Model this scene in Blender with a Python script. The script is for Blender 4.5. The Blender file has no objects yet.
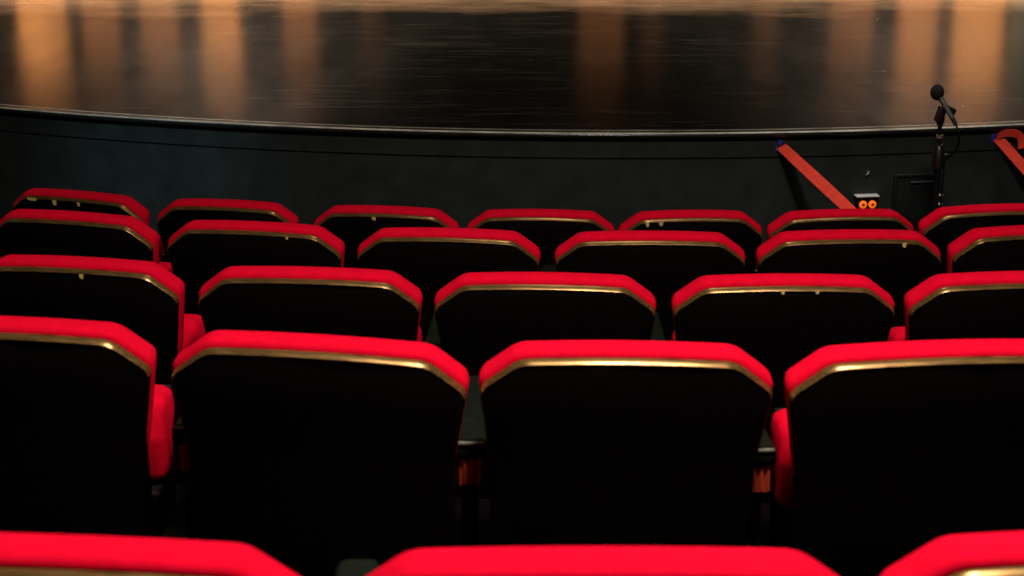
import bpy, bmesh, math, random
from mathutils import Vector, Matrix

random.seed(4)
SC = bpy.context.scene
COL = SC.collection
PI = math.pi
R = math.radians

# ------------------------------------------------------------------ materials
def new_mat(name):
    m = bpy.data.materials.new(name)
    m.use_nodes = True
    nt = m.node_tree
    return m, nt, nt.nodes['Principled BSDF']

def N(nt, kind, **kw):
    n = nt.nodes.new(kind)
    for k, v in kw.items():
        if k in n.inputs:
            n.inputs[k].default_value = v
        else:
            setattr(n, k, v)
    return n

def ramp(nt, fac, stops):
    r = nt.nodes.new('ShaderNodeValToRGB')
    el = r.color_ramp.elements
    while len(el) < len(stops):
        el.new(0.5)
    for e, (p, c) in zip(el, stops):
        e.position = p
        e.color = c if len(c) == 4 else (*c, 1)
    nt.links.new(fac, r.inputs['Fac'])
    return r

def plain(name, col, rough=0.5, spec=0.5, metal=0.0, noise=0.0, scale=40.0, coat=0.0):
    m, nt, b = new_mat(name)
    b.inputs['Roughness'].default_value = rough
    b.inputs['Specular IOR Level'].default_value = spec
    b.inputs['Metallic'].default_value = metal
    b.inputs['Coat Weight'].default_value = coat
    tc = N(nt, 'ShaderNodeTexCoord')
    nz = N(nt, 'ShaderNodeTexNoise', Scale=scale, Detail=4.0)
    nt.links.new(tc.outputs['Object'], nz.inputs['Vector'])
    lo = tuple(c * (1 - noise) for c in col)
    hi = tuple(min(1, c * (1 + noise)) for c in col)
    r = ramp(nt, nz.outputs['Fac'], [(0.3, lo), (0.7, hi)])
    nt.links.new(r.outputs['Color'], b.inputs['Base Color'])
    return m

def fabric(name, col, bump=0.25):
    m, nt, b = new_mat(name)
    b.inputs['Roughness'].default_value = 0.95
    b.inputs['Specular IOR Level'].default_value = 0.03
    tc = N(nt, 'ShaderNodeTexCoord')
    n1 = N(nt, 'ShaderNodeTexNoise', Scale=26.0, Detail=5.0, Roughness=0.65)
    n2 = N(nt, 'ShaderNodeTexNoise', Scale=420.0, Detail=2.0)
    nt.links.new(tc.outputs['Object'], n1.inputs['Vector'])
    nt.links.new(tc.outputs['Object'], n2.inputs['Vector'])
    lo = tuple(c * 0.80 for c in col)
    r = ramp(nt, n1.outputs['Fac'], [(0.30, lo), (0.65, col)])
    nt.links.new(r.outputs['Color'], b.inputs['Base Color'])
    bp = N(nt, 'ShaderNodeBump', Strength=bump, Distance=0.002)
    nt.links.new(n2.outputs['Fac'], bp.inputs['Height'])
    nt.links.new(bp.outputs['Normal'], b.inputs['Normal'])
    return m

def wood_gold():
    m, nt, b = new_mat('worn_varnished_edge')
    tc = N(nt, 'ShaderNodeTexCoord')
    mp = N(nt, 'ShaderNodeMapping')
    mp.inputs['Scale'].default_value = (3.0, 60.0, 60.0)
    n1 = N(nt, 'ShaderNodeTexNoise', Scale=5.0, Detail=6.0, Roughness=0.7)
    nt.links.new(tc.outputs['Object'], mp.inputs['Vector'])
    nt.links.new(mp.outputs['Vector'], n1.inputs['Vector'])
    r = ramp(nt, n1.outputs['Fac'], [(0.32, (0.08, 0.036, 0.008)), (0.62, (0.34, 0.19, 0.060))])
    nt.links.new(r.outputs['Color'], b.inputs['Base Color'])
    b.inputs['Roughness'].default_value = 0.30
    b.inputs['Metallic'].default_value = 0.70
    b.inputs['Specular IOR Level'].default_value = 0.5
    return m

def dark_wood():
    m, nt, b = new_mat('dark_walnut_shell')
    tc = N(nt, 'ShaderNodeTexCoord')
    mp = N(nt, 'ShaderNodeMapping')
    mp.inputs['Scale'].default_value = (30.0, 30.0, 2.0)
    n1 = N(nt, 'ShaderNodeTexNoise', Scale=3.0, Detail=6.0, Roughness=0.6)
    nt.links.new(tc.outputs['Object'], mp.inputs['Vector'])
    nt.links.new(mp.outputs['Vector'], n1.inputs['Vector'])
    r = ramp(nt, n1.outputs['Fac'], [(0.3, (0.0010, 0.0004, 0.0003)), (0.75, (0.0030, 0.0010, 0.0006))])
    nt.links.new(r.outputs['Color'], b.inputs['Base Color'])
    b.inputs['Roughness'].default_value = 0.5
    b.inputs['Specular IOR Level'].default_value = 0.12
    return m

def stage_paint():
    m, nt, b = new_mat('scuffed_black_stage_paint')
    L = nt.links.new
    tc = N(nt, 'ShaderNodeTexCoord')
    def streak(sx, sy, scale, detail=6.0, rough=0.65, rot=0.0):
        mp = N(nt, 'ShaderNodeMapping')
        mp.inputs['Scale'].default_value = (sx, sy, 1)
        mp.inputs['Rotation'].default_value = (0, 0, rot)
        nz = N(nt, 'ShaderNodeTexNoise', Scale=scale, Detail=detail, Roughness=rough)
        L(tc.outputs['Object'], mp.inputs['Vector'])
        L(mp.outputs['Vector'], nz.inputs['Vector'])
        return nz
    grain = streak(1.4, 5.0, 2.2, 9.0, 0.72)
    big = streak(0.6, 1.2, 1.1, 5.0, 0.6)
    base = ramp(nt, grain.outputs['Fac'], [(0.35, (0.006, 0.0070, 0.0060)), (0.60, (0.011, 0.0118, 0.0100)), (0.78, (0.028, 0.027, 0.022))])
    # fine pale scratches in two directions
    def scratch(rot, sx, sy, scale, lo, hi):
        s = streak(sx, sy, scale, 2.0, 0.5, rot)
        return ramp(nt, s.outputs['Fac'], [(lo, (0, 0, 0)), (hi, (1, 1, 1))])
    s1 = scratch(0.35, 1.1, 60.0, 1.5, 0.705, 0.75)
    s2 = scratch(1.25, 0.9, 60.0, 1.3, 0.665, 0.71)
    s3 = scratch(-1.05, 1.0, 60.0, 1.4, 0.67, 0.715)
    add = N(nt, 'ShaderNodeMath', operation='MAXIMUM'); L(s1.outputs['Color'], add.inputs[0]); L(s2.outputs['Color'], add.inputs[1])
    add2 = N(nt, 'ShaderNodeMath', operation='MAXIMUM'); L(add.outputs[0], add2.inputs[0]); L(s3.outputs['Color'], add2.inputs[1])
    msk = ramp(nt, big.outputs['Fac'], [(0.36, (0, 0, 0)), (0.58, (1, 1, 1))])
    mul = N(nt, 'ShaderNodeMath', operation='MULTIPLY'); L(add2.outputs[0], mul.inputs[0]); L(msk.outputs['Color'], mul.inputs[1])
    mul2 = N(nt, 'ShaderNodeMath', operation='MULTIPLY'); L(mul.outputs[0], mul2.inputs[0]); mul2.inputs[1].default_value = 0.5
    # pale scuffed patches and single specks
    cl = streak(2.6, 0.8, 1.2, 10.0, 0.78, 0.3)
    cm = ramp(nt, cl.outputs['Fac'], [(0.52, (0, 0, 0)), (0.80, (0.07, 0.07, 0.07))])
    vo = N(nt, 'ShaderNodeTexVoronoi', Scale=3.2); L(tc.outputs['Object'], vo.inputs['Vector'])
    vm = ramp(nt, vo.outputs['Distance'], [(0.022, (1, 1, 1)), (0.034, (0, 0, 0))])
    a3 = N(nt, 'ShaderNodeMath', operation='MAXIMUM'); L(mul2.outputs[0], a3.inputs[0]); L(cm.outputs['Color'], a3.inputs[1])
    a4 = N(nt, 'ShaderNodeMath', operation='MAXIMUM'); L(a3.outputs[0], a4.inputs[0]); L(vm.outputs['Color'], a4.inputs[1])
    mul2 = a4
    mix = N(nt, 'ShaderNodeMix', data_type='RGBA')
    L(mul2.outputs[0], mix.inputs['Factor']); L(base.outputs['Color'], mix.inputs['A'])
    mix.inputs['B'].default_value = (0.40, 0.38, 0.33, 1)
    # tan painted in further upstage, standing for warm light on the floor
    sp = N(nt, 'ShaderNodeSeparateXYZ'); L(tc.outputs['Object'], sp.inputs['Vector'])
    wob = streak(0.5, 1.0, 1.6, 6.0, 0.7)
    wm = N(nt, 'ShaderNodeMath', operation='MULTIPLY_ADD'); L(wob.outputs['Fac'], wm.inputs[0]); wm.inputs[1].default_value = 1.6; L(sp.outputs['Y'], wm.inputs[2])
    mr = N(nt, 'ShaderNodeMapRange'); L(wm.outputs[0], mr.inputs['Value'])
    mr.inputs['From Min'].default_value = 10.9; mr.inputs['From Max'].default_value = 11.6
    lit_tan = ramp(nt, grain.outputs['Fac'], [(0.3, (0.20, 0.125, 0.075)), (0.7, (0.50, 0.35, 0.22))])
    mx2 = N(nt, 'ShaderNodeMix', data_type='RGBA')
    L(mr.outputs['Result'], mx2.inputs['Factor']); L(mix.outputs['Result'], mx2.inputs['A']); L(lit_tan.outputs['Color'], mx2.inputs['B'])
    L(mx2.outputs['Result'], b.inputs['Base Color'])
    rgh = streak(2.2, 0.5, 1.3, 7.0, 0.7)
    rr = ramp(nt, rgh.outputs['Fac'], [(0.3, (0.155, 0.155, 0.155)), (0.72, (0.205, 0.205, 0.205))])
    L(rr.outputs['Color'], b.inputs['Roughness'])
    b.inputs['Specular IOR Level'].default_value = 0.5
    # boards: faint seams along X
    bp = N(nt, 'ShaderNodeBump', Strength=0.02, Distance=0.004)
    L(grain.outputs['Fac'], bp.inputs['Height'])
    L(bp.outputs['Normal'], b.inputs['Normal'])
    return m

M = {
    'red': fabric('red_upholstery', (0.78, 0.0025, 0.024)),
    'gold': wood_gold(),
    'wood': dark_wood(),
    'chip': plain('bare_wood_chip', (0.85, 0.55, 0.14), 0.5, 0.4, noise=0.3),
    'pan': plain('black_seat_pan', (0.004, 0.003, 0.003), 0.6, 0.15),
    'arm': plain('dark_green_grey_armrest', (0.0060, 0.0085, 0.0052), 0.75, 0.06, noise=0.2),
    'armhighlight': plain('pale_armrest_highlight', (0.16, 0.17, 0.13), 0.4, 0.5),
    'iron': plain('black_iron_standard', (0.006, 0.006, 0.006), 0.5, 0.25),
    'hem': fabric('red_brown_hem', (0.40, 0.05, 0.02)),
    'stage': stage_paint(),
    'nosing': plain('polished_black_nosing', (0.02, 0.019, 0.016), 0.22, 0.6, noise=0.3, scale=12),
    'nosingline': plain('nosing_highlight', (0.62, 0.58, 0.48), 0.4, 0.5, noise=0.5, scale=7),
    'nosingline2': plain('dull_nosing_highlight', (0.30, 0.29, 0.22), 0.4, 0.5, noise=0.6, scale=7),
    'fascia': plain('black_fascia_paint', (0.027, 0.033, 0.029), 0.62, 0.25, noise=0.25, scale=9),
    'noseshade': plain('nosing_shadow', (0.0015, 0.0015, 0.0015), 0.9, 0.05),
    'carpet': plain('dark_aisle_carpet', (0.006, 0.004, 0.004), 0.95, 0.05, noise=0.4, scale=90),
    'ribbon': fabric('orange_red_ribbon', (0.97, 0.080, 0.048), 0.1),
    'tape': plain('blue_tape', (0.04, 0.05, 0.45), 0.6, 0.2),
    'mic': plain('black_microphone_metal', (0.010, 0.010, 0.010), 0.35, 0.5),
    'micbody': plain('dull_microphone_body', (0.14, 0.14, 0.13), 0.35, 0.5, metal=0.4),
    'foam': plain('dark_foam_windscreen', (0.018, 0.019, 0.016), 0.95, 0.05, noise=0.5, scale=300),
    'steel': plain('grey_steel', (0.42, 0.42, 0.40), 0.3, 0.5, metal=0.7),
    'cable': plain('black_rubber_cable', (0.004, 0.004, 0.004), 0.5, 0.2),
    'plate': plain('pale_plate_edge', (0.85, 0.85, 0.82), 0.4, 0.4),
    'orange': plain('glowing_orange_socket', (0.95, 0.20, 0.015), 0.45, 0.4),
    'hatch': plain('hatch_panel', (0.010, 0.014, 0.012), 0.5, 0.3, noise=0.2),
    'hatchedge': plain('hatch_edge', (0.035, 0.045, 0.042), 0.4, 0.4),
    'black': plain('matt_black_wall', (0.004, 0.004, 0.004), 0.9, 0.1),
    'tan': plain('tan_reflection_pillar', (0.55, 0.30, 0.13), 0.7, 0.2, noise=0.25, scale=3),
    'tandim': plain('brown_reflection_pillar', (0.24, 0.12, 0.055), 0.7, 0.2, noise=0.3, scale=3),
    'teal': plain('grey_green_reflection_pillar', (0.10, 0.13, 0.11), 0.7, 0.2, noise=0.25, scale=3),
}

b = M['orange'].node_tree.nodes['Principled BSDF']
b.inputs['Emission Color'].default_value = (1.0, 0.16, 0.01, 1)
b.inputs['Emission Strength'].default_value = 0.7  # glow put into the orange sockets to brighten them

# ------------------------------------------------------------------ helpers
def link(name, bm, mat, parent=None, smooth=True, loc=None, rz=0.0):
    bmesh.ops.recalc_face_normals(bm, faces=bm.faces[:])
    me = bpy.data.meshes.new(name)
    bm.to_mesh(me); bm.free()
    mats = mat if isinstance(mat, list) else [mat]
    for mm in mats:
        me.materials.append(mm)
    if smooth:
        me.shade_smooth()
        me.set_sharp_from_angle(angle=R(48))
    o = bpy.data.objects.new(name, me)
    COL.objects.link(o)
    if parent: o.parent = parent
    if loc: o.location = loc
    o.rotation_euler.z = rz
    return o

def tag(o, label=None, cat=None, group=None, kind=None):
    for k, v in (('label', label), ('category', cat), ('group', group), ('kind', kind)):
        if v: o[k] = v
    return o

def thing(name, label, cat, loc, rz=0.0, group=None):
    o = bpy.data.objects.new(name, None)
    COL.objects.link(o)
    o.location = loc; o.rotation_euler.z = rz
    o.empty_display_size = 0.1
    return tag(o, label, cat, group)

def box(bm, c, s, mat=None, bev=0.0, seg=2):
    r = bmesh.ops.create_cube(bm, size=1.0)
    vs = r['verts']
    bmesh.ops.scale(bm, vec=s, verts=vs)
    if mat is not None: bmesh.ops.transform(bm, matrix=mat, verts=vs)
    bmesh.ops.translate(bm, vec=c, verts=vs)
    if bev:
        es = list({e for v in vs for e in v.link_edges})
        bmesh.ops.bevel(bm, geom=es, offset=bev, segments=seg, affect='EDGES', profile=0.5)

def tube(bm, pts, rad, n=10, caps=True):
    pts = [Vector(p) for p in pts]
    rads = rad if isinstance(rad, (list, tuple)) else [rad] * len(pts)
    rings = []
    prev = None
    for i, p in enumerate(pts):
        a = pts[max(0, i - 1)]; b = pts[min(len(pts) - 1, i + 1)]
        t = (b - a)
        if t.length < 1e-9: t = Vector((0, 0, 1))
        t.normalize()
        if prev is None:
            u = t.orthogonal().normalized()
        else:
            u = (prev - t * prev.dot(t)).normalized()
        prev = u
        w = t.cross(u)
        rings.append([bm.verts.new(p + (u * math.cos(2 * PI * k / n) + w * math.sin(2 * PI * k / n)) * rads[i]) for k in range(n)])
    for r0, r1 in zip(rings, rings[1:]):
        for k in range(n):
            bm.faces.new((r0[k], r0[(k + 1) % n], r1[(k + 1) % n], r1[k]))
    if caps:
        bm.faces.new(rings[0][::-1]); bm.faces.new(rings[-1])

def smooth_path(pts, n=6):
    pts = [Vector(p) for p in pts]
    out = []
    for i in range(len(pts) - 1):
        p0 = pts[max(0, i - 1)]; p1 = pts[i]; p2 = pts[i + 1]; p3 = pts[min(len(pts) - 1, i + 2)]
        for k in range(n):
            t = k / n
            out.append(0.5 * ((2 * p1) + (p2 - p0) * t + (2 * p0 - 5 * p1 + 4 * p2 - p3) * t * t + (3 * p1 - p0 - 3 * p2 + p3) * t ** 3))
    out.append(pts[-1])
    return out

def rounded(poly, radii, n=6):
    """fillet a 2-D polygon (list of (x,v)), radius per corner"""
    out = []
    L = len(poly)
    for i in range(L):
        p = Vector(poly[i]); a = Vector(poly[i - 1]); b = Vector(poly[(i + 1) % L])
        r = radii[i]
        da = (a - p); db = (b - p)
        la, lb = da.length, db.length
        da.normalize(); db.normalize()
        ang = math.acos(max(-1, min(1, da.dot(db))))
        if r <= 0 or ang > PI - 0.01:
            out.append(p); continue
        d = min(r / math.tan(ang / 2), la * 0.49, lb * 0.49)
        s = p + da * d; e = p + db * d
        for k in range(n + 1):
            t = k / n
            out.append((1 - t) ** 2 * s + 2 * t * (1 - t) * p + t * t * e)
    return out

def densify(pl, step=0.03):
    out = []
    for i, p in enumerate(pl):
        q = pl[(i + 1) % len(pl)]
        k = max(1, int((q - p).length / step))
        for j in range(k):
            out.append(p.lerp(q, j / k))
    return out

def inset(pl, d):
    L = len(pl)
    out = []
    for i in range(L):
        t = (pl[(i + 1) % L] - pl[i - 1])
        if t.length < 1e-9:
            out.append(pl[i].copy()); continue
        t.normalize()
        nrm = Vector((-t.y, t.x))
        out.append(pl[i] + nrm * d * SGN(pl))
    return out

def SGN(pl):
    a = 0
    for i in range(len(pl)):
        p = pl[i]; q = pl[(i + 1) % len(pl)]
        a += p.x * q.y - q.x * p.y
    return 1 if a > 0 else -1

def scaled(pl, sx, sv):
    cx = (min(p.x for p in pl) + max(p.x for p in pl)) / 2
    cv = (min(p.y for p in pl) + max(p.y for p in pl)) / 2
    return [Vector((cx + (p.x - cx) * sx, cv + (p.y - cv) * sv)) for p in pl]

def stack(bm, rings, fn):
    """rings: list of (outline, w). fn maps (x, v, w) to a point."""
    vr = [[bm.verts.new(fn(p.x, p.y, w)) for p in pl] for pl, w in rings]
    n = len(vr[0])
    for a, b in zip(vr, vr[1:]):
        for k in range(n):
            bm.faces.new((a[k], a[(k + 1) % n], b[(k + 1) % n], b[k]))
    bm.faces.new(vr[0][::-1]); bm.faces.new(vr[-1])

# ------------------------------------------------------------------ camera
F_PX = 1720.0
PITCH = math.atan(541 / 1720)
ZC = 2.35
cam = bpy.data.cameras.new('camera')
cam.sensor_fit = 'HORIZONTAL'
cam.sensor_width = 36.0
cam.lens = 36.0 * F_PX / 1024
cam.clip_start = 0.05
cam.dof.use_dof = True
cam.dof.focus_distance = 5.6
cam.dof.aperture_fstop = 6.5
co = bpy.data.objects.new('camera', cam)
COL.objects.link(co)
co.location = (0, 0, ZC)
co.rotation_euler = (PI / 2 - PITCH, 0, 0)
SC.camera = co

# ------------------------------------------------------------------ the theatre seat
RECL = R(10)
def back_fn(ztop=0.88):
    ca, sa = math.cos(RECL), math.sin(RECL)
    def fn(x, v, w):
        w2 = w - 0.010 * max(0.0, 1 - (x / 0.26) ** 2)      # shell bowed a little towards the rear
        return Vector((x, v * sa + w2 * ca, ztop - v * ca + w2 * sa))
    return fn

def back_outline(W, ch_x, ch_v, crown, grow=0.0, H=0.56, low=0.026):
    h = W / 2 + grow
    Hn = H
    top = []
    for k in range(9):
        t = -1 + 2 * k / 8
        x = t * (W / 2 - ch_x + grow * 0.4)
        top.append((x, -grow * 1.3 + crown * t * t))
    poly = [(-h + low, Hn), (-h + low - 0.004, 0.33), (-h + 0.022, ch_v + 0.15), (-h, ch_v)] + top + [(h, ch_v), (h - 0.022, ch_v + 0.15), (h - low + 0.004, 0.33), (h - low, Hn)]
    rad = [0.03, 0.1, 0.15, 0.030, 0.06] + [0] * 7 + [0.06, 0.030, 0.15, 0.1, 0.03]
    return densify(rounded(poly, rad), 0.03)

def build_seat(name, W, pitch, label):
    root = thing(name, label, 'theatre seat', (0, 0, 0), 0, None)
    fn = back_fn()
    # back cushion: red pad in front of the shell, a little larger all round
    out = back_outline(W - 0.007, 0.068, 0.062, 0.008, 0.002, 0.50, 0.048)
    bm = bmesh.new()
    rings = [(inset(out, 0.010), 0.000), (inset(out, 0.004), 0.002), (out, 0.009), (inset(out, 0.0005), 0.034), (inset(out, 0.005), 0.052),
             (inset(out, 0.014), 0.065), (scaled(out, 0.90, 0.90), 0.074), (scaled(out, 0.72, 0.72), 0.082), (scaled(out, 0.40, 0.40), 0.086)]
    stack(bm, rings, fn)
    link('back_cushion', bm, M['red'], root)
    # dark wooden shell behind the cushion
    po = back_outline(W - 0.008, 0.070, 0.066, 0.008, 0.0, 0.60)
    po = [Vector((p.x, p.y + 0.009)) for p in po]
    bm = bmesh.new()
    ins = inset(po, 0.0040)
    stack(bm, [(inset(po, 0.006), 0.0), (po, -0.002), (po, -0.0085), (ins, -0.0135), (inset(po, 0.0050), -0.0142)], fn)
    link('back_panel', bm, M['wood'], root)
    # worn varnished bevel that runs over the top edge and both chamfers
    edge = [p for p in po]
    # take the points above v = 0.085 in order from left to right
    thin = lambda p: 1.0 - 0.40 * max(0.0, min(1.0, (abs(p.x) - (W / 2 - 0.075)) / 0.03))
    sel = [(p, p + (q - p) * thin(p)) for p, q in zip(edge, inset(po, 0.0047)) if p.y < 0.088]
    sel.sort(key=lambda pq: pq[0].x)
    bm = bmesh.new()
    rows_ = []
    for i, (p, q) in enumerate(sel):
        e = 0.0 if i in (0, len(sel) - 1) else 0.0012
        d = (p - q).normalized()
        a = p + d * e * 0.7
        c = q - d * e * 0.4
        rows_.append([bm.verts.new(fn(*v)) for v in
                      ((a.x, a.y, -0.001), (a.x, a.y, -0.0085), (c.x, c.y, -0.0142 - e), (q.x - d.x * 0.002, q.y - d.y * 0.002, -0.0142 - e * 0.6),
                       (q.x, q.y, -0.001))])
    for r0, r1 in zip(rows_, rows_[1:]):
        for k in range(5):
            bm.faces.new((r0[k], r0[(k + 1) % 5], r1[(k + 1) % 5], r1[k]))
    bm.faces.new(rows_[0][::-1]); bm.faces.new(rows_[-1])
    o = link('edge_molding', bm, M['gold'], root)
    o['label'] = 'worn golden varnished edge'
    # tipped-up seat: side profile (y, z) swept across
    sw = pitch / 2 - 0.042
    prof = rounded([(0.165, 0.688), (0.262, 0.682), (0.282, 0.63), (0.245, 0.565), (0.258, 0.505), (0.180, 0.495), (0.155, 0.60)],
                   [0.045, 0.05, 0.05, 0.05, 0.03, 0.03, 0.05], 6)
    bm = bmesh.new()
    sfn = lambda y, z, x: Vector((x, y, z))
    stack(bm, [(inset(prof, 0.022), -sw), (inset(prof, 0.007), -sw + 0.006), (prof, -sw + 0.022), (prof, sw - 0.022),
               (inset(prof, 0.007), sw - 0.006), (inset(prof, 0.022), sw)], sfn)
    link('seat_cushion', bm, M['red'], root)
    pan = rounded([(0.284, 0.67), (0.298, 0.66), (0.302, 0.58), (0.285, 0.40), (0.17, 0.385), (0.16, 0.485), (0.262, 0.500), (0.284, 0.60)],
                  [0.01] * 8, 3)
    bm = bmesh.new()
    stack(bm, [(inset(pan, 0.003), -sw + 0.012), (pan, -sw + 0.016), (pan, sw - 0.016), (inset(pan, 0.003), sw - 0.012)], sfn)
    link('seat_pan', bm, M['pan'], root)
    # armrest and iron standard on the left of the seat
    ax = -pitch / 2
    ao = rounded([(ax - 0.030, 0.135), (ax + 0.030, 0.135), (ax + 0.029, 0.495), (ax - 0.029, 0.495)], [0.008, 0.008, 0.02, 0.02], 5)
    bm = bmesh.new()
    afn = lambda x, y, z: Vector((x, y, z))
    stack(bm, [(inset(ao, 0.006), 0.612), (ao, 0.618), (ao, 0.641), (inset(ao, 0.004), 0.647), (inset(ao, 0.009), 0.649)], afn)
    ar = link('armrest', bm, M['arm'], root)
    bm = bmesh.new()
    box(bm, (ax, 0.1335, 0.645), (0.050, 0.006, 0.007), bev=0.002)
    o = link('highlight_strip', bm, M['armhighlight'], ar)  # pale colour stands for the highlight on the armrest's rear edge
    o['label'] = 'pale highlight strip on the rear edge of the armrest'
    # gathered end of the upholstery tucked under the armrest
    bm = bmesh.new()
    top_, bot_ = [], []
    for k in range(25):
        q = k / 24
        x_ = ax - 0.020 + 0.040 * q
        fold = 0.006 * math.sin(q * 6 * PI)
        top_.append(((x_, 0.145 + fold * 0.5, 0.606), (x_, 0.151 + fold * 0.5, 0.606)))
        bot_.append(((x_, 0.140 + fold, 0.558 - 0.004 * math.sin(q * 6 * PI)), (x_, 0.147 + fold, 0.558)))
    g = [[bm.verts.new(v) for v in (a[0], b_[0], b_[1], a[1])] for a, b_ in zip(top_, bot_)]
    for r0, r1 in zip(g, g[1:]):
        for k in range(4):
            bm.faces.new((r0[k], r0[(k + 1) % 4], r1[(k + 1) % 4], r1[k]))
    bm.faces.new(g[0]); bm.faces.new(g[-1][::-1])
    o = link('upholstery_pleat', bm, M['hem'], root)
    o['label'] = 'red-brown gathered fabric under the armrest'
    st = rounded([(0.11, 0.0), (0.40, 0.0), (0.40, 0.03), (0.33, 0.06), (0.31, 0.35), (0.40, 0.59), (0.40, 0.614), (0.185, 0.614), (0.20, 0.50), (0.15, 0.06), (0.11, 0.03)],
                 [0.004, 0.004, 0.01, 0.03, 0.05, 0.03, 0.004, 0.004, 0.04, 0.03, 0.01], 4)
    bm = bmesh.new()
    stack(bm, [(st, ax - 0.016), (st, ax + 0.016)], lambda y, z, x: Vector((x, y, z)))
    link('standard', bm, M['iron'], root)
    return root

def kids(o):
    return [c for c in bpy.data.objects if c.parent == o]

CHILD = {}
def copy_tree(o, parent=None):
    c = o.copy(); COL.objects.link(c)
    if parent: c.parent = parent
    for ch in CHILD.get(o.name, []):
        copy_tree(ch, c)
    return c

protos = {}
def place_seat(W, pitch, x, y, z, rz, label, group, chips=()):
    key = (W, pitch)
    if key not in protos:
        o = build_seat('theatre_seat', W, pitch, label)
        protos[key] = o
        for c in kids(o):
            CHILD.setdefault(o.name, []).append(c)
            for g in kids(c): CHILD.setdefault(c.name, []).append(g)
    else:
        o = copy_tree(protos[key])
    o.location = (x, y, z); o.rotation_euler.z = rz
    o['label'] = label; o['group'] = group
    fn = back_fn()
    for cx, cw, chh in chips:
        bm = bmesh.new()
        a = 0.0170
        pts = [(cx - cw / 2, a), (cx + cw / 2, a), (cx + cw * 0.4, a + chh * 0.8), (cx + cw * 0.1, a + chh), (cx - cw * 0.45, a + chh * 0.7)]
        lo = [bm.verts.new(fn(px, pv, -0.0138)) for px, pv in pts]
        hi = [bm.verts.new(fn(px, pv, -0.0162)) for px, pv in pts]
        for k in range(5):
            bm.faces.new((lo[k], lo[(k + 1) % 5], hi[(k + 1) % 5], hi[k]))
        bm.faces.new(hi); bm.faces.new(lo[::-1])
        c = link('veneer_chip', bm, M['chip'], o, smooth=False)
        c['label'] = 'pale chip where the veneer has worn off'
    return o

# row: front floor z, seat width, pitch, x centre of the arc, y at the arc, radius, seats
# each seat: (x, shift in y, extra yaw in degrees, width)
ROWS = [
    dict(n='A', z=-0.014, W=0.505, p=0.525, xc=0.50, y0=5.537, R=7.9,
         s=((-1.525, 0.0, -2.5, 0.530), (-0.982, 0.0, 1.5, 0.505), (-0.431, 0.0, -1.0, 0.505), (0.094, 0, 0, 0.505), (0.600, 0, 1.0, 0.490), (1.108, -0.012, 0, 0.505), (1.630, -0.005, 0, 0.505))),
    dict(n='B', z=0.165, W=0.53, p=0.555, xc=0.50, y0=4.632, R=7.6,
         s=((-1.297, 0, 0, 0.53), (-0.744, 0, 0, 0.53), (-0.183, 0, 0, 0.53), (0.389, 0, 0, 0.545), (0.954, 0, -1.5, 0.53), (1.507, 0, 0, 0.53))),
    dict(n='C', z=0.288, W=0.53, p=0.555, xc=0.55, y0=3.815, R=9.5,
         s=((-1.056, 0.006, 0, 0.53), (-0.484, 0.0, 1.0, 0.545), (0.076, 0, 0, 0.53), (0.637, 0, 0, 0.53), (1.190, 0, 0, 0.53))),
    dict(n='D', z=0.461, W=0.53, p=0.555, xc=0.28, y0=2.842, R=7.0,
         s=((-0.942, 0.030, 6.5, 0.53), (-0.376, 0.006, 0.5, 0.545), (0.190, 0, 1.0, 0.53), (0.757, -0.014, 0.0, 0.53))),
    dict(n='E', z=0.669, W=0.555, p=0.60, xc=0.10, y0=1.590, R=7.5,
         s=((-0.488, 0.006, 0, 0.555), (0.096, 0, 0, 0.555), (0.668, 0.026, 0, 0.555))),
]
def row_y(r, x):
    return r['y0'] + r['R'] - math.sqrt(r['R'] ** 2 - (x - r['xc']) ** 2)

LAB = {
    'A': ['red theatre seat with three pale chips under its edge, farthest left beside the stage wall',
          'red theatre seat by the stage wall, second from the left in the front row',
          'red theatre seat in the front row with one small chip, third from the left',
          'red theatre seat in the middle of the front row, fourth from the left',
          'red theatre seat with two pale chips, fifth from the left in the front row',
          'red theatre seat right in front of the two orange sockets by the stage',
          'red theatre seat in front of the microphone stand, cut by the right edge'],
    'B': ['red theatre seat at the left end of the second row, cut by the left edge',
          'red theatre seat in the second row from the stage, second from the left',
          'red theatre seat in the second row from the stage, third from the left',
          'red theatre seat in the second row from the stage, third from the right edge',
          'red theatre seat in the second row with one bright chip near its right corner',
          'red theatre seat at the right end of the second row, cut by the right edge'],
    'C': ['red theatre seat with a small chip at the left end of the middle row',
          'red theatre seat in the middle row, second from the left',
          'red theatre seat at the centre of the middle row, third from the left',
          'red theatre seat in the middle row, second from the right edge',
          'red theatre seat at the right end of the middle row, cut by the right edge'],
    'D': ['red theatre seat at the left of the large second-nearest row, cut by the left edge',
          'large red theatre seat with dark panel, left of centre in the second-nearest row',
          'large red theatre seat with dark panel, right of centre in the second-nearest row',
          'large red theatre seat in the second-nearest row, cut by the right edge'],
    'E': ['blurred nearest red theatre seat in the bottom left corner',
          'blurred nearest red theatre seat at the bottom centre',
          'blurred nearest red theatre seat in the bottom right corner'],
}
GRP = {'A': 'seats in the front row', 'B': 'seats in the second row', 'C': 'seats in the middle row',
       'D': 'seats in the second-nearest row', 'E': 'seats in the nearest row'}
TILT = {('D', 0): 1.3, ('D', 1): 2.0, ('D', 2): 0.9, ('D', 3): -0.6}       # seats sit a little askew on the old floor
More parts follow.
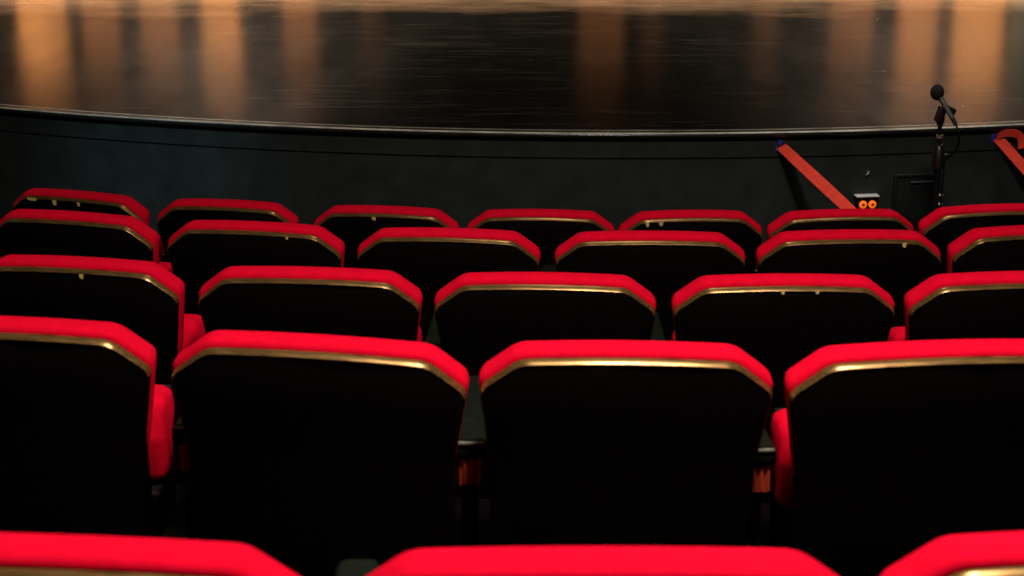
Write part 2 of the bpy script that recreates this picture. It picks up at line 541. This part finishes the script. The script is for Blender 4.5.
CH = {('A', 0): ((-0.155, 0.040, 0.010), (-0.065, 0.016, 0.020), (0.03, 0.010, 0.016)),
      ('A', 2): ((-0.03, 0.014, 0.012),),
      ('A', 4): ((-0.150, 0.012, 0.020), (-0.105, 0.014, 0.016)),
      ('B', 1): ((0.11, 0.008, 0.008),),
      ('B', 4): ((0.145, 0.012, 0.014),),
      ('C', 0): ((0.03, 0.010, 0.012),),
      ('C', 3): ((-0.01, 0.008, 0.006), (0.07, 0.008, 0.006))}
for r in ROWS:
    for i, (x, dy, dr, W) in enumerate(r['s']):
        o = place_seat(W, r['p'], x, row_y(r, x) + dy, r['z'], math.asin((x - r['xc']) / r['R']) + R(dr), LAB[r['n']][i], GRP[r['n']], CH.get((r['n'], i), ()))
        o.rotation_euler.y = R(TILT.get((r['n'], i), 0.0))

# ------------------------------------------------------------------ stepped floor (structure)
def strip_arc(y0, xc, Rr, off, x0, x1, n=40):
    return [(x0 + (x1 - x0) * k / n, y0 + off + Rr - math.sqrt(Rr * Rr - (x0 + (x1 - x0) * k / n - xc) ** 2)) for k in range(n + 1)]

X0, X1 = -3.6, 3.9
tiers = []
for i, r in enumerate(ROWS):
    tiers.append((r['z'], strip_arc(r['y0'], r['xc'], r['R'], -0.28, X0, X1)))   # rear edge of that tier
bm = bmesh.new()
front = [(x, 8.2) for x, y in tiers[0][1]]
prev = front
for i, (z, rear) in enumerate(tiers):
    a = [bm.verts.new((x, y, z)) for x, y in prev]
    b = [bm.verts.new((x, y, z)) for x, y in rear]
    for k in range(len(a) - 1):
        bm.faces.new((a[k], a[k + 1], b[k + 1], b[k]))
    z2 = tiers[i + 1][0] if i + 1 < len(tiers) else 0.86
    c = [bm.verts.new((x, y, z2)) for x, y in rear]
    for k in range(len(b) - 1):
        bm.faces.new((b[k], b[k + 1], c[k + 1], c[k]))
    prev = rear
a = [bm.verts.new((x, y, 0.86)) for x, y in prev]
b = [bm.verts.new((x, -1.5, 0.86)) for x, y in prev]
for k in range(len(a) - 1):
    bm.faces.new((a[k], a[k + 1], b[k + 1], b[k]))
bmesh.ops.remove_doubles(bm, verts=bm.verts[:], dist=0.0005)
tag(link('floor', bm, M['carpet'], smooth=False), 'dark carpeted stepped floor under the seats', kind='structure')

# ------------------------------------------------------------------ stage (structure)
SCX, SCY, SR = 0.5115, 14.2927, 7.4196
SZ = 0.85
def arc_pt(R_, x):
    return (x, SCY - math.sqrt(R_ * R_ - (x - SCX) ** 2))
def arc(R_, x0=-4.6, x1=5.6, n=96):
    return [arc_pt(R_, x0 + (x1 - x0) * k / n) for k in range(n + 1)]

def arc_profile(name, prof, mat, **kw):
    """sweep a closed profile of (radial offset, z) along the stage front; positive offset = towards the seats"""
    bm = bmesh.new()
    n = 110
    a0, a1 = R(-43), R(43)
    rr = []
    for k in range(n + 1):
        a = a0 + (a1 - a0) * k / n
        rr.append([bm.verts.new((SCX + (SR + d) * math.sin(a), SCY - (SR + d) * math.cos(a), z)) for d, z in prof])
    m = len(prof)
    for p, q in zip(rr, rr[1:]):
        for k in range(m):
            bm.faces.new((p[k], p[(k + 1) % m], q[(k + 1) % m], q[k]))
    bm.faces.new(rr[0]); bm.faces.new(rr[-1][::-1])
    return link(name, bm, mat, **kw)

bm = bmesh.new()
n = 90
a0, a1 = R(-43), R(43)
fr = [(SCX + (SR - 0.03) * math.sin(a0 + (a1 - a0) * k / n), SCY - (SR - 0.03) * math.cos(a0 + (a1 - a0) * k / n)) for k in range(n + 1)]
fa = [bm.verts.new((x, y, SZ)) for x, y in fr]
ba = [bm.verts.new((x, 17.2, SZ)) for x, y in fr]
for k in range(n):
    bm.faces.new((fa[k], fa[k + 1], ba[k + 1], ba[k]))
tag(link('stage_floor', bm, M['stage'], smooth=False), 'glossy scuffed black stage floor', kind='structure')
# rounded nosing, pale strips for its highlight lines, black strip for its shadow
pr = [(-0.05, SZ - 0.001), (-0.014, SZ + 0.001)]
for k in range(9):
    t = PI * k / 8
    pr.append((0.0 + 0.011 * math.sin(t), SZ - 0.011 + 0.012 * math.cos(t)))
pr += [(-0.05, SZ - 0.023)]
tag(arc_profile('trim_1', pr, M['nosing']), 'rounded black nosing along the stage edge', kind='structure')
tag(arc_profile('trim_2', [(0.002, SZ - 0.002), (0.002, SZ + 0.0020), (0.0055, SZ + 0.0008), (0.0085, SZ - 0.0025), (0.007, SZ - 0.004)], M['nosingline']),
    'thin pale highlight strip on the crest of the stage nosing', kind='structure')
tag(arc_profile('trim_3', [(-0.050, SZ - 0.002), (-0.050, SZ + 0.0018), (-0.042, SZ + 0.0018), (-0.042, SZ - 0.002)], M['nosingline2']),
    'thin dull highlight strip behind the stage nosing', kind='structure')
tag(arc_profile('trim_4', [(-0.011, SZ - 0.022), (-0.011, SZ - 0.046), (-0.045, SZ - 0.046), (-0.045, SZ - 0.022)], M['noseshade']),
    'black strip for the shadow under the stage nosing', kind='structure')
# fascia wall under the nosing: upper board, dark groove, lower board
fo = -0.010
tag(arc_profile('wall_front', [(fo, 0.744), (fo, SZ - 0.04), (fo - 0.04, SZ - 0.04), (fo - 0.04, 0.0), (fo, 0.0), (fo, 0.734), (fo - 0.012, 0.736), (fo - 0.012, 0.742)], M['fascia'], smooth=False),
    'curved black wall below the stage edge', kind='structure')
# back wall of the stage with unseen pillars added for the floor's reflected streaks
bm = bmesh.new()
YB = 15.4
box(bm, (0.5, YB + 0.16, SZ + 2.4), (13.5, 0.2, 4.8))
wb = tag(link('wall_back', bm, M['black'], smooth=False), 'black back wall of the stage', kind='structure')
PIL = [(24, 72, 'tan'), (88, 124, 'tandim'), (145, 182, 'tandim'), (206, 243, 'tan'), (286, 320, 'tandim'), (362, 388, 'tandim2'),
       (578, 622, 'tandim'), (640, 662, 'tandim2'), (748, 775, 'tandim2'), (826, 868, 'tandim'), (893, 932, 'tan2'), (948, 998, 'tan'), (1004, 1024, 'teal'), (-90, -30, 'tan'), (1060, 1110, 'tan')]
M['tandim2'] = plain('dark_brown_reflection_pillar', (0.10, 0.052, 0.026), 0.7, 0.2, noise=0.3, scale=3)  # pillar tones set by the brightness of each reflected streak
M['tan2'] = plain('light_brown_reflection_pillar', (0.36, 0.185, 0.08), 0.7, 0.2, noise=0.3, scale=3)
for x0, x1, mm in PIL:
    hp = (1.48 if x0 > 800 else 1.28) if mm in ('tan', 'tan2') else 1.18
    k = YB / (F_PX * 0.993)
    xa, xb = (x0 - 512) * k, (x1 - 512) * k
    bm = bmesh.new()
    box(bm, ((xa + xb) / 2, YB - 0.02, SZ + hp / 2), (xb - xa, 0.16, hp), bev=0.02)
    box(bm, ((xa + xb) / 2, YB - 0.03, SZ + 0.07), (xb - xa + 0.04, 0.2, 0.14), bev=0.01)
    box(bm, ((xa + xb) / 2, YB - 0.03, SZ + hp - 0.03), (xb - xa + 0.04, 0.2, 0.06), bev=0.01)
    link('reflection_pillar', bm, M[mm], wb)

# ------------------------------------------------------------------ things at the stage wall
def wall_pt(x, z, d=0.0):
    Rr = SR - 0.012 + d
    return Vector((x, SCY - math.sqrt(Rr * Rr - (x - SCX) ** 2), z))
def wall_rz(x):
    return math.asin((x - SCX) / SR)

def ribbon_mesh(bm, pts, widths, axes, th=0.0012):
    rows_ = []
    for p, w, a in zip(pts, widths, axes):
        p = Vector(p); a = Vector(a).normalized()
        i = len(rows_)
        q = Vector(pts[min(i + 1, len(pts) - 1)]) - Vector(pts[max(i - 1, 0)])
        nrm = q.cross(a).normalized() * th
        rows_.append([bm.verts.new(p - a * w / 2 - nrm), bm.verts.new(p + a * w / 2 - nrm), bm.verts.new(p + a * w / 2 + nrm), bm.verts.new(p - a * w / 2 + nrm)])
    for r0, r1 in zip(rows_, rows_[1:]):
        for k in range(4):
            bm.faces.new((r0[k], r0[(k + 1) % 4], r1[(k + 1) % 4], r1[k]))
    bm.faces.new(rows_[0][::-1]); bm.faces.new(rows_[-1])

def ribbon(label, top, bottom, sag, tail=False):
    root = thing('ribbon', label, 'ribbon', top, 0, 'ribbons tied to the stage wall')
    t = Vector(top)
    b = Vector(bottom) - t
    pts, ws, ax = [], [], []
    side = Vector((1, 0.35, 0.55)).normalized()
    n = 24
    for k in range(n + 1):
        s = k / n
        pts.append(b * s + Vector((0, 0, -sag * 4 * s * (1 - s))))
        ws.append(0.044 + 0.004 * math.sin(5 * s))
        d = b.normalized()
        a = side - d * side.dot(d)
        ax.append(a)
    bm = bmesh.new()
    ribbon_mesh(bm, pts, ws, ax)
    link('band', bm, M['ribbon'], root)
    return root

rb = ribbon('orange-red ribbon slanting from the stage wall left of the two orange sockets', wall_pt(1.104, 0.788, 0.004), (1.36, 5.74, 0.650), 0.0)
bm = bmesh.new()
box(bm, (-0.006, -0.004, 0.016), (0.018, 0.006, 0.022), Matrix.Rotation(0.5, 4, 'Y'), 0.002)
box(bm, (-0.018, -0.005, -0.012), (0.012, 0.006, 0.022), Matrix.Rotation(0.3, 4, 'Y'), 0.002)
link('blue_tape', bm, M['tape'], rb)
rb2 = ribbon('orange-red ribbon with folded loose end right of the microphone stand', wall_pt(2.026, 0.795, 0.004), (2.73, 6.42, 0.012), 0.0)
bm = bmesh.new()
pts = smooth_path([(-0.004, -0.006, 0.004), (0.012, -0.022, 0.020), (0.050, -0.036, 0.027), (0.078, -0.040, 0.018), (0.090, -0.043, -0.006), (0.093, -0.045, -0.036)], 6)
axs = []
for k in range(len(pts)):
    q = k / (len(pts) - 1)
    axs.append(Vector((0.1, -0.25, 0.95)).lerp(Vector((0.9, -0.30, 0.30)), max(0, (q - 0.45) / 0.55)))
ribbon_mesh(bm, pts, [0.034] * len(pts), axs)
link('loose_end', bm, M['ribbon'], rb2)
bm = bmesh.new()
box(bm, (-0.018, -0.004, 0.0), (0.02, 0.006, 0.035), None, 0.002)
link('blue_tape', bm, M['tape'], rb2)

# double orange socket on the wall
p = wall_pt(1.470, 0.537, 0.0)
sk = thing('wall_box', 'small black wall box with two round orange sockets', 'wall box', p, wall_rz(1.48))
bm = bmesh.new(); box(bm, (0, -0.018, 0), (0.088, 0.036, 0.066), bev=0.004); link('box', bm, M['pan'], sk)
bm = bmesh.new(); box(bm, (0, -0.020, 0.0365), (0.100, 0.042, 0.005), bev=0.002); link('lid', bm, M['plate'], sk)
for sx in (-0.020, 0.020):
    bm = bmesh.new()
    tube(bm, [(sx, -0.034, 0.003), (sx, -0.042, 0.003), (sx, -0.044, 0.003)], [0.0165, 0.0165, 0.013], 20)
    so = link('glowing_socket', bm, M['orange'], sk)
    bm = bmesh.new()
    tube(bm, [(sx, -0.0435, 0.003), (sx, -0.0455, 0.003)], [0.006, 0.006], 12)
    link('socket_center', bm, M['hem'], so)
# tiny pale screw hook above
p = wall_pt(1.475, 0.672)
hk = thing('wall_hook', 'tiny pale metal hook above the two orange sockets', 'hook', p, wall_rz(1.475))
bm = bmesh.new(); tube(bm, [(0, 0, 0), (0, -0.012, 0), (-0.004, -0.016, -0.006), (-0.010, -0.014, -0.014)], 0.004, 8); link('hook', bm, M['steel'], hk)

# access hatch in the wall
xh = 1.692
p = wall_pt(xh, 0.50)
ht = thing('access_hatch', 'flat black access hatch in the stage wall behind the microphone stand', 'hatch', p, wall_rz(xh))
bm = bmesh.new()
w, h = 0.20, 0.30
for c, s in (((0, -0.008, h / 2), (w, 0.016, 0.014)), ((0, -0.008, -h / 2), (w, 0.016, 0.014)), ((-w / 2, -0.008, 0), (0.014, 0.016, h + 0.014)), ((w / 2, -0.008, 0), (0.014, 0.016, h + 0.014))):
    box(bm, c, s, bev=0.003)
link('frame', bm, M['hatch'], ht)
bm = bmesh.new(); box(bm, (0.0, -0.005, 0), (w - 0.016, 0.010, h - 0.016), bev=0.003); link('door', bm, M['hatch'], ht)
bm = bmesh.new(); box(bm, (0.018, -0.016, h / 2 - 0.028), (0.11, 0.014, 0.007), bev=0.002); o = link('handle', bm, M['hatchedge'], ht)

# microphone on its stand
ms = thing('microphone_stand', 'thin black microphone stand in front of the stage wall', 'microphone stand', (1.612, 6.35, 0))
bm = bmesh.new()
tube(bm, [(0, 0, 0.0), (0, 0, 0.006), (0, 0, 0.016), (0, 0, 0.030), (0, 0, 0.034)], [0.125, 0.13, 0.128, 0.03, 0.02], 36)
link('base', bm, M['iron'], ms)
bm = bmesh.new(); tube(bm, [(0, 0, 0.03), (0, 0, 0.90)], 0.0135, 14); link('pole', bm, M['iron'], ms)
bm = bmesh.new(); tube(bm, [(0, 0, 0.86), (-0.004, 0, 1.0)], 0.008, 12); link('upper_pole', bm, M['iron'], ms)
bm = bmesh.new(); tube(bm, [(0, 0, 0.825), (0, 0, 0.83), (0, 0, 0.905), (0, 0, 0.92)], [0.014, 0.023, 0.023, 0.012], 18)
box(bm, (0.024, -0.004, 0.875), (0.026, 0.016, 0.02), bev=0.003); link('clutch', bm, M['mic'], ms)
for z in (0.69, 0.725):
    bm = bmesh.new(); tube(bm, [(0.010, -0.010, z), (0.024, -0.014, z)], [0.008, 0.006], 12); link('clamp_screw', bm, M['steel'], ms)
bm = bmesh.new(); tube(bm, [(-0.002, 0, 0.945), (-0.002, 0, 0.957)], 0.0125, 14); link('collar', bm, M['steel'], ms)
bm = bmesh.new()
box(bm, (-0.006, -0.004, 1.036), (0.030, 0.034, 0.060), Matrix.Rotation(0.25, 4, 'Y'), 0.006)
tube(bm, [(-0.005, 0, 0.995), (0.0, -0.004, 1.025)], 0.013, 12)
box(bm, (0.020, -0.022, 1.058), (0.052, 0.026, 0.026), Matrix.Rotation(0.5, 4, 'Y'), 0.005)
link('clip', bm, M['mic'], ms)
mi = thing('microphone', 'black microphone with dark foam windscreen clipped to the thin stand', 'microphone', (1.612, 6.35, 1.0))
h0 = Vector((-0.018, -0.016, 0.108)); h1 = Vector((0.028, -0.050, 0.030))
d = (h1 - h0).normalized()
bm = bmesh.new()
tube(bm, [h0, h0 + d * 0.03, h1 - d * 0.01, h1], [0.012, 0.010, 0.008, 0.007], 16)
b_ = link('body', bm, M['micbody'], mi)
bm = bmesh.new()
bmesh.ops.create_icosphere(bm, subdivisions=4, radius=0.0255)
bmesh.ops.scale(bm, vec=(1, 1, 1.18), verts=bm.verts[:])
for v in bm.verts:
    v.co *= 1 + 0.02 * math.sin(60 * v.co.x) * math.sin(55 * v.co.y + 3 * v.co.z)
bmesh.ops.translate(bm, vec=h0 - d * 0.016, verts=bm.verts[:])
link('windscreen', bm, M['foam'], mi)
bm = bmesh.new(); tube(bm, [h1 - d * 0.002, h1 + d * 0.028], [0.0085, 0.0075], 12); link('plug', bm, M['mic'], mi)
bm = bmesh.new()
e = h1 + d * 0.026
tube(bm, smooth_path([e, e + Vector((0.012, -0.01, -0.035)), (0.058, -0.045, -0.075), (0.040, -0.03, -0.115), (0.022, -0.02, -0.135), (0.018, -0.018, -0.20), (0.020, -0.018, -0.50), (0.03, -0.03, -0.95), (0.10, -0.10, -0.992), (0.35, -0.05, -0.994)], 8), 0.0038, 8)
link('cable', bm, M['cable'], mi)

# ------------------------------------------------------------------ lights
def area(name, loc, target, size, power, col, spread=PI):
    l = bpy.data.lights.new(name, 'AREA'); l.shape = 'DISK'; l.size = size; l.energy = power; l.color = col; l.spread = spread
    o = bpy.data.objects.new(name, l); COL.objects.link(o); o.location = loc
    o.rotation_euler = (Vector(target) - Vector(loc)).to_track_quat('-Z', 'Y').to_euler()
    return o
def spot(name, loc, target, power, ang, blend, col, rad=0.1):
    l = bpy.data.lights.new(name, 'SPOT'); l.energy = power; l.spot_size = R(ang); l.spot_blend = blend; l.color = col; l.shadow_soft_size = rad
    o = bpy.data.objects.new(name, l); COL.objects.link(o); o.location = loc
    o.rotation_euler = (Vector(target) - Vector(loc)).to_track_quat('-Z', 'Y').to_euler()
    return o

WARM = (1.0, 0.82, 0.62)
area('house_light', (0.5, 1.6, 4.6), (0.4, 2.6, 1.0), 0.5, 88, (1, 0.9, 0.8), R(120))
area('house_light', (0.3, 5.6, 5.2), (0.3, 5.2, 0.9), 0.6, 9, (1, 0.9, 0.8), R(110))
spot('blue_spill', (-2.6, 3.0, 3.6), (-1.5, 7.15, 0.55), 230, 15, 1.0, (0.45, 0.75, 1.0), 0.2)
for x, e in ((-4.1, 1700), (-2.4, 1700), (0.6, 700), (2.8, 900), (4.2, 1700)):
    spot('stage_spot', (x, 12.4, 4.6), (x, 15.4, SZ + 0.35), e, 40, 1.0, (1.0, 0.68, 0.43), 0.15)
spot('stage_spot', (-4.0, 13.4, 4.0), (-4.28, 15.3, SZ + 1.0), 700, 9, 1.0, (1.0, 0.62, 0.33), 0.05)
spot('ribbon_fill', (1.75, 6.25, 5.0), (1.75, 6.35, 0.7), 230, 34, 0.9, (1, 0.95, 0.9), 0.5)  # added spot that brightens the ribbons from above
spot('stage_wash', (-2.5, 14.5, 5.5), (-2.6, 12.2, SZ), 3000, 75, 0.7, (1.0, 0.76, 0.57), 0.2)
spot('stage_wash', (3.5, 14.5, 5.5), (3.4, 12.2, SZ), 3000, 75, 0.7, (1.0, 0.76, 0.57), 0.2)

w = bpy.data.worlds.new('world'); SC.world = w
w.use_nodes = True
w.node_tree.nodes['Background'].inputs['Color'].default_value = (0.010, 0.012, 0.012, 1)
w.node_tree.nodes['Background'].inputs['Strength'].default_value = 1.0

vs = SC.view_settings
vs.view_transform = 'Standard'
vs.look = 'None'
vs.exposure = 0.0
vs.gamma = 1.0
vs.use_curve_mapping = False
